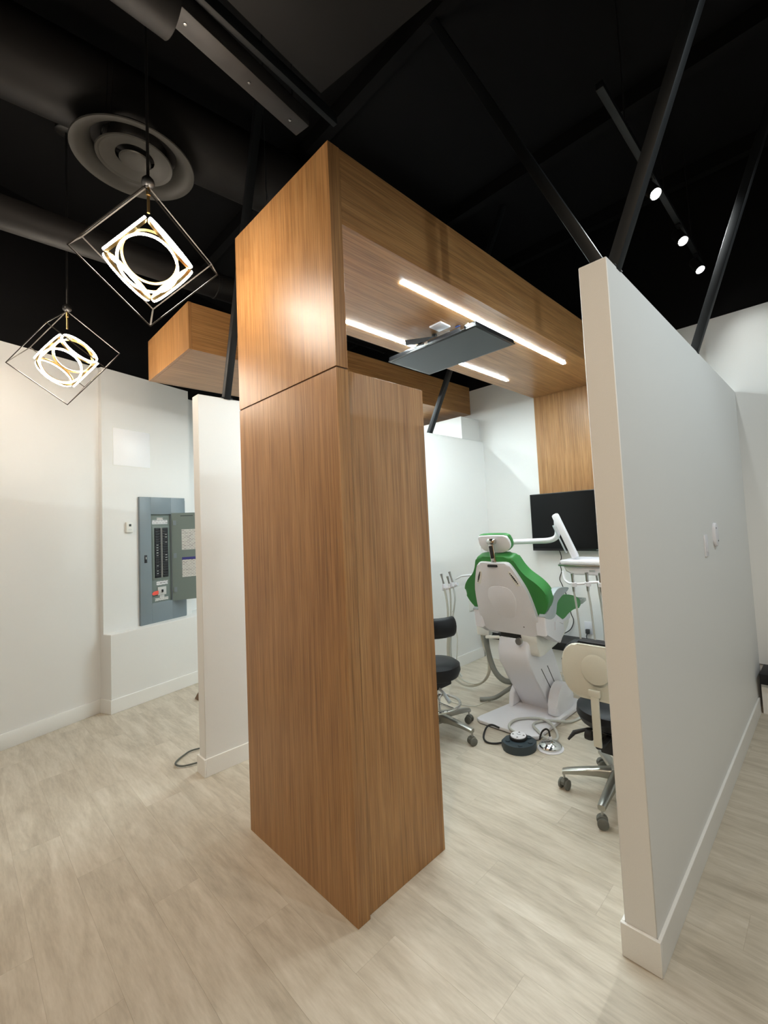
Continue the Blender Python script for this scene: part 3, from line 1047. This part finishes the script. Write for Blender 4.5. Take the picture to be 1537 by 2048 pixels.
tube('hose', [(-2.763, 3.19, .90), (-2.736, 3.19, .733), (-2.752, 3.2, .503), (-2.771, 3.2, .33), (-2.76, 3.2, .19), (-2.693, 3.2, .075), (-2.589, 3.2, .040), (-2.472, 3.2, .060), (-2.355, 3.2, .136), (-2.305, 3.2, .225), (-2.313, 3.2, .333), (-2.36, 3.2, .448), (-2.374, 3.2, .56)], .010, 'hose_cream', au, 6)
tube('hose', [(-2.70, 3.19, .915), (-2.694, 3.19, .793), (-2.71, 3.19, .565), (-2.745, 3.19, .347), (-2.73, 3.19, .21), (-2.63, 3.19, .10), (-2.514, 3.19, .075), (-2.398, 3.19, .105), (-2.318, 3.19, .201), (-2.31, 3.19, .324), (-2.333, 3.19, .44), (-2.346, 3.19, .56)], .008, 'hose_cream', au, 6)
tube('hose', [(-2.66, 3.19, .935), (-2.635, 3.18, .798), (-2.688, 3.18, .568), (-2.715, 3.18, .36), (-2.70, 3.18, .22), (-2.60, 3.18, .12)], .008, 'hose_grey', au, 6)
tube('thin_hose', [(-2.66, 3.17, .70), (-2.634, 3.16, .584), (-2.606, 3.15, .447), (-2.604, 3.10, .214), (-2.59, 2.98, .03), (-2.50, 2.90, .012), (-2.3, 2.93, .012), (-2.2, 3.0, .05)], .004, 'hose_cream', au, 6)

# ---- delivery unit with its arm
du = thing('delivery_unit', 'white instrument tray on a bent arm beyond the chair', 'dental unit', (-1.30, 3.12, 1.05))
tube('arm', [(-2.30, 3.2, .70), (-2.30, 3.2, 1.25), (-2.26, 3.2, 1.318)] + [(-2.036, 3.2, 1.322), (-1.806, 3.2, 1.329), (-1.68, 3.2, 1.333), (-1.62, 3.2, 1.35), (-1.597, 3.2, 1.385), (-1.595, 3.2, 1.46)], .021, 'plastic_white', du, 5, 16)
bar('link_arm', (-1.585, 3.15, 1.535), (-1.438, 3.15, 1.205), .052, .045, 'plastic_white', du, .016, Y)
bar('link_groove', (-1.592, 3.126, 1.45), (-1.50, 3.126, 1.245), .012, .004, 'plastic_grey', du, .001, Y)
lathe('arm_joint', [(0, -.03), (.022, -.03), (.026, -.02), (.026, .05), (.02, .06), (0, .06)], (-1.592, 3.2, 1.455), 'plastic_white', du, Z, 20)
TRX = -1.30
prism('tray_body', [(-1.515, 1.155), (-1.49, 1.112), (-1.43, 1.092), (-1.0, 1.092), (-.96, 1.155)], (0, 3.08, 0), X, Z, Y, .26, 'plastic_white', du, .012)
box('tray_lip', -1.535, -.95, 3.05, 3.38, 1.155, 1.168, 'steel', du, .004)
box('tray_top', -1.525, -.96, 3.06, 3.37, 1.168, 1.196, 'plastic_white', du, .008)
box('display_mark', -1.315, -1.275, 3.076, 3.081, 1.118, 1.130, 'plastic_grey', du)
tube('instrument_rail', [(-1.505, 3.06, 1.118), (-1.49, 3.04, 1.08), (-1.475, 3.03, 1.055), (-1.43, 3.02, 1.037), (-1.34, 3.02, 1.042), (-1.24, 3.02, 1.058), (-1.05, 3.02, 1.055)], .0085, 'plastic_white', du, 4, 10)
for k, (xa, dz) in enumerate(((-1.405, 0), (-1.302, .01), (-1.21, .01), (-1.12, .01))):
    lathe('holder_cup', [(.014, -.016), (.02, -.014), (.022, .012), (.016, .016)], (xa, 3.01, 1.034 + dz), 'plastic_white', du, seg=18)
    tube('handpiece', [(xa, 3.005, .985 + dz), (xa, 3.005, 1.03 + dz), (xa, 3.0, 1.075 + dz), (xa + .002, 2.995, 1.112 + dz)], [.009, .011, .0095, .012], 'steel', du, 0, 12)
    tube('instrument_hose', [(xa, 3.005, .99 + dz), (xa + .006, 3.02, .871), (xa + .004, 3.05, .68), (xa - .008, 3.10, .50), (xa + .03, 3.2, .36), (xa + .07, 3.26, .44), (xa + .085, 3.28, .7), (xa + .07, 3.24, 1.095)], .0075, 'hose_grey', du, 6)

# ================================================================ FOOT CONTROLS AND CABLES
fp = thing('foot_control', 'dark slate foot pedal with a round white button pad', 'foot pedal', (-1.672, 2.60, 0))
fa = Vector((.80, .60, 0))
fb = Vector((-.60, .80, 0))
fo = [(.112 * math.cos(a), .112 * math.sin(a)) for a in [math.radians(195 + k * 150 / 18) for k in range(19)]] + [(.115, .0), (.08, .06), (.03, .085), (-.03, .085), (-.08, .06), (-.115, .0)]
pdl = Vector((-1.672, 2.605, .0))
prism('body', fo, pdl, fa, fb, Z, .052, 'rubber_slate', fp, .008, 2)
lathe('pad_ring', [(.0, .052), (.058, .052), (.060, .058), (.058, .068), (.0, .068)], pdl + Vector((-.01, .012, 0)), 'rubber_black', fp, seg=36)
pd = lathe('button_pad', [(.0, .068), (.050, .068), (.052, .071), (.050, .075), (.0, .076)], pdl + Vector((-.01, .012, 0)), 'plastic_white', fp, seg=36)
for k in range(4):
    a = math.radians(20 + 90 * k)
    c = pdl + Vector((-.01 + .036 * math.cos(a), .012 + .036 * math.sin(a), .0755))
    lathe('pad_icon', [(0, 0), (.009, 0), (.008, .001), (0, .001)], c, 'socket_dark', pd, seg=3)
tube('pad_mark', [pdl + Vector((-.024, .018, .0765)), pdl + Vector((-.010, .012, .0765)), pdl + Vector((.002, .022, .0765))], .0018, 'plastic_grey', pd)
for a, b in ((-.075, -.02), (0, -.085), (.07, -.045), (.07, .02)):
    c = pdl + fa * a + fb * b
    lathe('bump', [(0, .052), (.016, .052), (.015, .057), (0, .058)], c, 'rubber_slate', fp, seg=18)
sd = thing('foot_disc', 'chrome domed foot switch on a white ring beside the pedal', 'foot switch', (-1.503, 2.715, 0))
lathe('ring', [(0, 0), (.083, 0), (.085, .004), (.080, .010), (0, .010)], (-1.503, 2.715, 0), 'plastic_white', sd, seg=40)
lathe('dome', [(.072, .010), (.074, .022), (.066, .032), (.03, .048), (.012, .055), (0, .056)], (-1.503, 2.715, 0), 'chrome', sd, seg=40)
lathe('collar', [(0, .054), (.012, .054), (.012, .068), (0, .07)], (-1.511, 2.73, 0), 'plastic_white', sd, seg=20)
tube('strap', [(-1.575, 2.705, .04), (-1.56, 2.715, .09), (-1.535, 2.725, .112), (-1.515, 2.727, .105), (-1.511, 2.73, .07)], .006, 'rubber_black', sd, 5)
k1 = thing('pedal_cable', 'thin black cable looping from the foot pedal to the chair base', 'cable', (-1.87, 2.55, 0))
tube('cable', [(-1.76, 2.585, .02), (-1.815, 2.545, .007), (-1.868, 2.522, .007), (-1.921, 2.552, .007), (-1.967, 2.623, .010), (-1.985, 2.685, .022), (-1.962, 2.715, .03), (-1.905, 2.722, .022)], .0065, 'rubber_black', k1, 6)
k2 = thing('grey_cable', 'thick grey cable coiled over the chair base plate', 'cable', (-1.70, 2.85, 0))
tube('cable', [(-1.66, 2.68, .045), (-1.72, 2.685, .045), (-1.773, 2.70, .042), (-1.829, 2.735, .041), (-1.857, 2.796, .041), (-1.85, 2.878, .041), (-1.787, 2.951, .041), (-1.698, 2.964, .052), (-1.615, 2.944, .048), (-1.541, 2.887, .02), (-1.518, 2.815, .013), (-1.571, 2.772, .03),
               (-1.647, 2.808, .041), (-1.707, 2.858, .041), (-1.714, 2.919, .041), (-1.67, 2.986, .041), (-1.60, 3.045, .034), (-1.554, 3.14, .012), (-1.53, 3.239, .011), (-1.50, 3.40, .011)], .0095, 'hose_grey', k2, 6)


# ================================================================ STOOLS
def stool(label, loc, rz, kind, a0):
    r = thing('dental_stool', label, 'stool', (0, 0, 0), 'dental stools')
    # five-star base
    hub = lathe('hub', [(0, .085), (.035, .085), (.042, .095), (.040, .15), (.028, .165), (0, .165)], (0, 0, 0), 'cast_alloy', r, seg=28)
    for k in range(5):
        a = a0 + k * 2 * math.pi / 5
        d = Vector((math.cos(a), math.sin(a), 0))
        s = Vector((-d.y, d.x, 0))
        R_ = .285
        bm = bmesh.new()
        secs = [(.02, .125, .030, .030), (.10, .122, .026, .022), (.19, .112, .022, .018), (.255, .102, .020, .015), (.292, .094, .018, .013)]
        rings = []
        for (q, zz, hw, hh) in secs:
            c = d * q + Z * zz
            rings.append([bm.verts.new(c + s * i * hw + Z * j * hh) for (i, j) in ((-1, -.6), (-.6, -1), (.6, -1), (1, -.6), (1, .6), (.6, 1), (-.6, 1), (-1, .6))])
        for p, q in zip(rings[:-1], rings[1:]):
            for i in range(8):
                bm.faces.new((p[i], p[(i + 1) % 8], q[(i + 1) % 8], q[i]))
        bm.faces.new(rings[0][::-1])
        bm.faces.new(rings[-1])
        from_bm('leg', bm, 'cast_alloy', r, ang=50)
        cp = d * R_
        ca = a + 1.1 + k * .9
        cd = Vector((math.cos(ca), math.sin(ca), 0))
        cw = Vector((-cd.y, cd.x, 0))
        cas = lathe('caster', [(0, .05), (.006, .05), (.006, .088), (0, .088)], cp, 'steel', r, seg=12)
        prism('hood', [(-.024, .022), (-.026, .045), (-.012, .058), (.012, .058), (.024, .045), (.024, .030)], cp - cw * .012, cd, Z, cw, .024, 'rubber_grey', cas, .003, 1)
        for w in (-1, 1):
            lathe('wheel', [(0, -.008), (.022, -.008), (.027, -.005), (.027, .005), (.022, .008), (0, .008)], cp + cw * .020 * w + Z * .027, 'rubber_grey', cas, cw, 22)
    lathe('gas_post', [(.026, .16), (.026, .26), (.0145, .262), (.0145, .36)], (0, 0, 0), 'chrome', r, seg=24)
    if kind == 'shell':
        st = .435
        box('mechanism', -.075, .075, -.10, .09, .335, .385, 'rubber_black', r, .008)
        box('mechanism_block', -.04, .04, -.12, .03, .27, .34, 'rubber_black', r, .008)
        tube('height_lever', [(-.05, -.02, .355), (-.13, -.06, .345), (-.19, -.10, .325), (-.215, -.125, .29)], [.008, .008, .012, .006], 'rubber_black', r, 0, 10)
        lathe('tilt_knob', [(0, -.02), (.024, -.018), (.026, 0), (.024, .018), (0, .02)], (-.10, -.11, .34), 'rubber_black', r, X, 20)
        lathe('seat', [(0, st - .05), (.15, st - .05), (.19, st - .035), (.208, st), (.203, st + .035), (.17, st + .052), (.09, st + .056), (0, st + .056)], (0, .03, 0), 'leather_black', r, seg=48)
        lathe('seat_pan', [(0, st - .062), (.15, st - .062), (.165, st - .05), (0, st - .05)], (0, .03, 0), 'rubber_black', r, seg=40)
        yb = -.215
        bar('back_bar', (0, yb - .022, .355), (0, yb - .022, .63), .042, .012, 'shell_beige', r, .004, Y)
        tube('bar_foot', [(0, yb - .02, .36), (0, yb + .03, .345), (0, -.05, .35)], .016, 'rubber_black', r, 4, 12)
        # backrest curved about the sitter
        def curved(name, outline, t0, t1, mat, bev):
            o = prism(name, outline, (0, 0, 0), X, Z, Y, t1 - t0, mat, r, bev, 3)
            me = o.data
            for v in me.vertices:
                yv = v.co.y + t0
                v.co.y = yb + yv + .9 * v.co.x ** 2 + .35 * max(0, v.co.z - .70) ** 2
            return o
        ol_ = round_rect(.37, .27, .105, 8, 0, .715)
        curved('back_shell', [(a * 1, b) for a, b in ol_], -.018, .006, 'shell_beige', .009)
        curved('back_cushion', [(a * 1.06, .715 + (b - .715) * 1.07) for a, b in ol_], .0, .065, 'leather_black', .022)
        bm = bmesh.new()
        lathe_bm(bm, [(0, .009), (.04, .007), (.065, .003), (.075, -.001)], (0.01, yb - .017, .735), -Y, 32, False)
        from_bm('shell_dome', bm, 'shell_beige', r)
        box('bar_socket', -.03, .03, yb - .03, yb - .016, .60, .635, 'shell_beige', r, .004)
    else:
        st = .455
        box('mechanism', -.08, .08, -.08, .08, .345, .39, 'rubber_black', r, .008)
        tube('height_lever', [(.03, -.04, .36), (.12, -.07, .345), (.20, -.09, .30)], [.008, .010, .013], 'plastic_grey', r, 0, 10)
        lathe('seat', [(0, st - .055), (.13, st - .055), (.165, st - .04), (.182, st), (.178, st + .04), (.15, st + .06), (.08, st + .066), (0, st + .066)], (0, 0, 0), 'leather_black', r, seg=48)
        ringp = [(.165 * math.cos(2 * math.pi * k / 36), .165 * math.sin(2 * math.pi * k / 36), .215) for k in range(36)]
        fr = tube('foot_ring', ringp, .0105, 'chrome', r, 0, 10, True)
        for k in range(3):
            a = k * 2 * math.pi / 3
            tube('ring_spoke', [(.02 * math.cos(a), .02 * math.sin(a), .225), (.165 * math.cos(a), .165 * math.sin(a), .215)], .007, 'chrome', fr)
        arc = [(.17 * math.cos(math.radians(t)), .17 * math.sin(math.radians(t)), .785) for t in range(-170, 11, 15)]
        bm = bmesh.new()
        tube_bm(bm, arc, .07, 16)
        for v in bm.verts:
            c = Vector((v.co.x, v.co.y, 0))
            rr = c.length
            c.normalize()
            v.co.x, v.co.y = c.x * (.17 + (rr - .17) * .55), c.y * (.17 + (rr - .17) * .55)
        bmesh.ops.bevel(bm, geom=[e for e in bm.edges if any(len(f.verts) > 4 for f in e.link_faces)], offset=.018, segments=3, profile=.5, affect='EDGES')
        from_bm('torso_support', bm, 'leather_black', r)
        tube('support_bar', [(0, -.04, .36), (-.08, -.20, .36), (-.10, -.25, .42), (-.09, -.23, .70), (-.085, -.19, .77)], .014, 'steel', r, 5, 12)
    r.location = loc
    r.rotation_euler.z = rz
    return r


stool('stool with beige-backed black seat, half hidden by the tall partition', (-.972, 2.47, 0), 0.0, 'shell', math.radians(201.5))
stool('black stool with chrome foot ring, half hidden by the wooden column', (-2.222, 2.42, 0), 0.0, 'ring', math.radians(5))
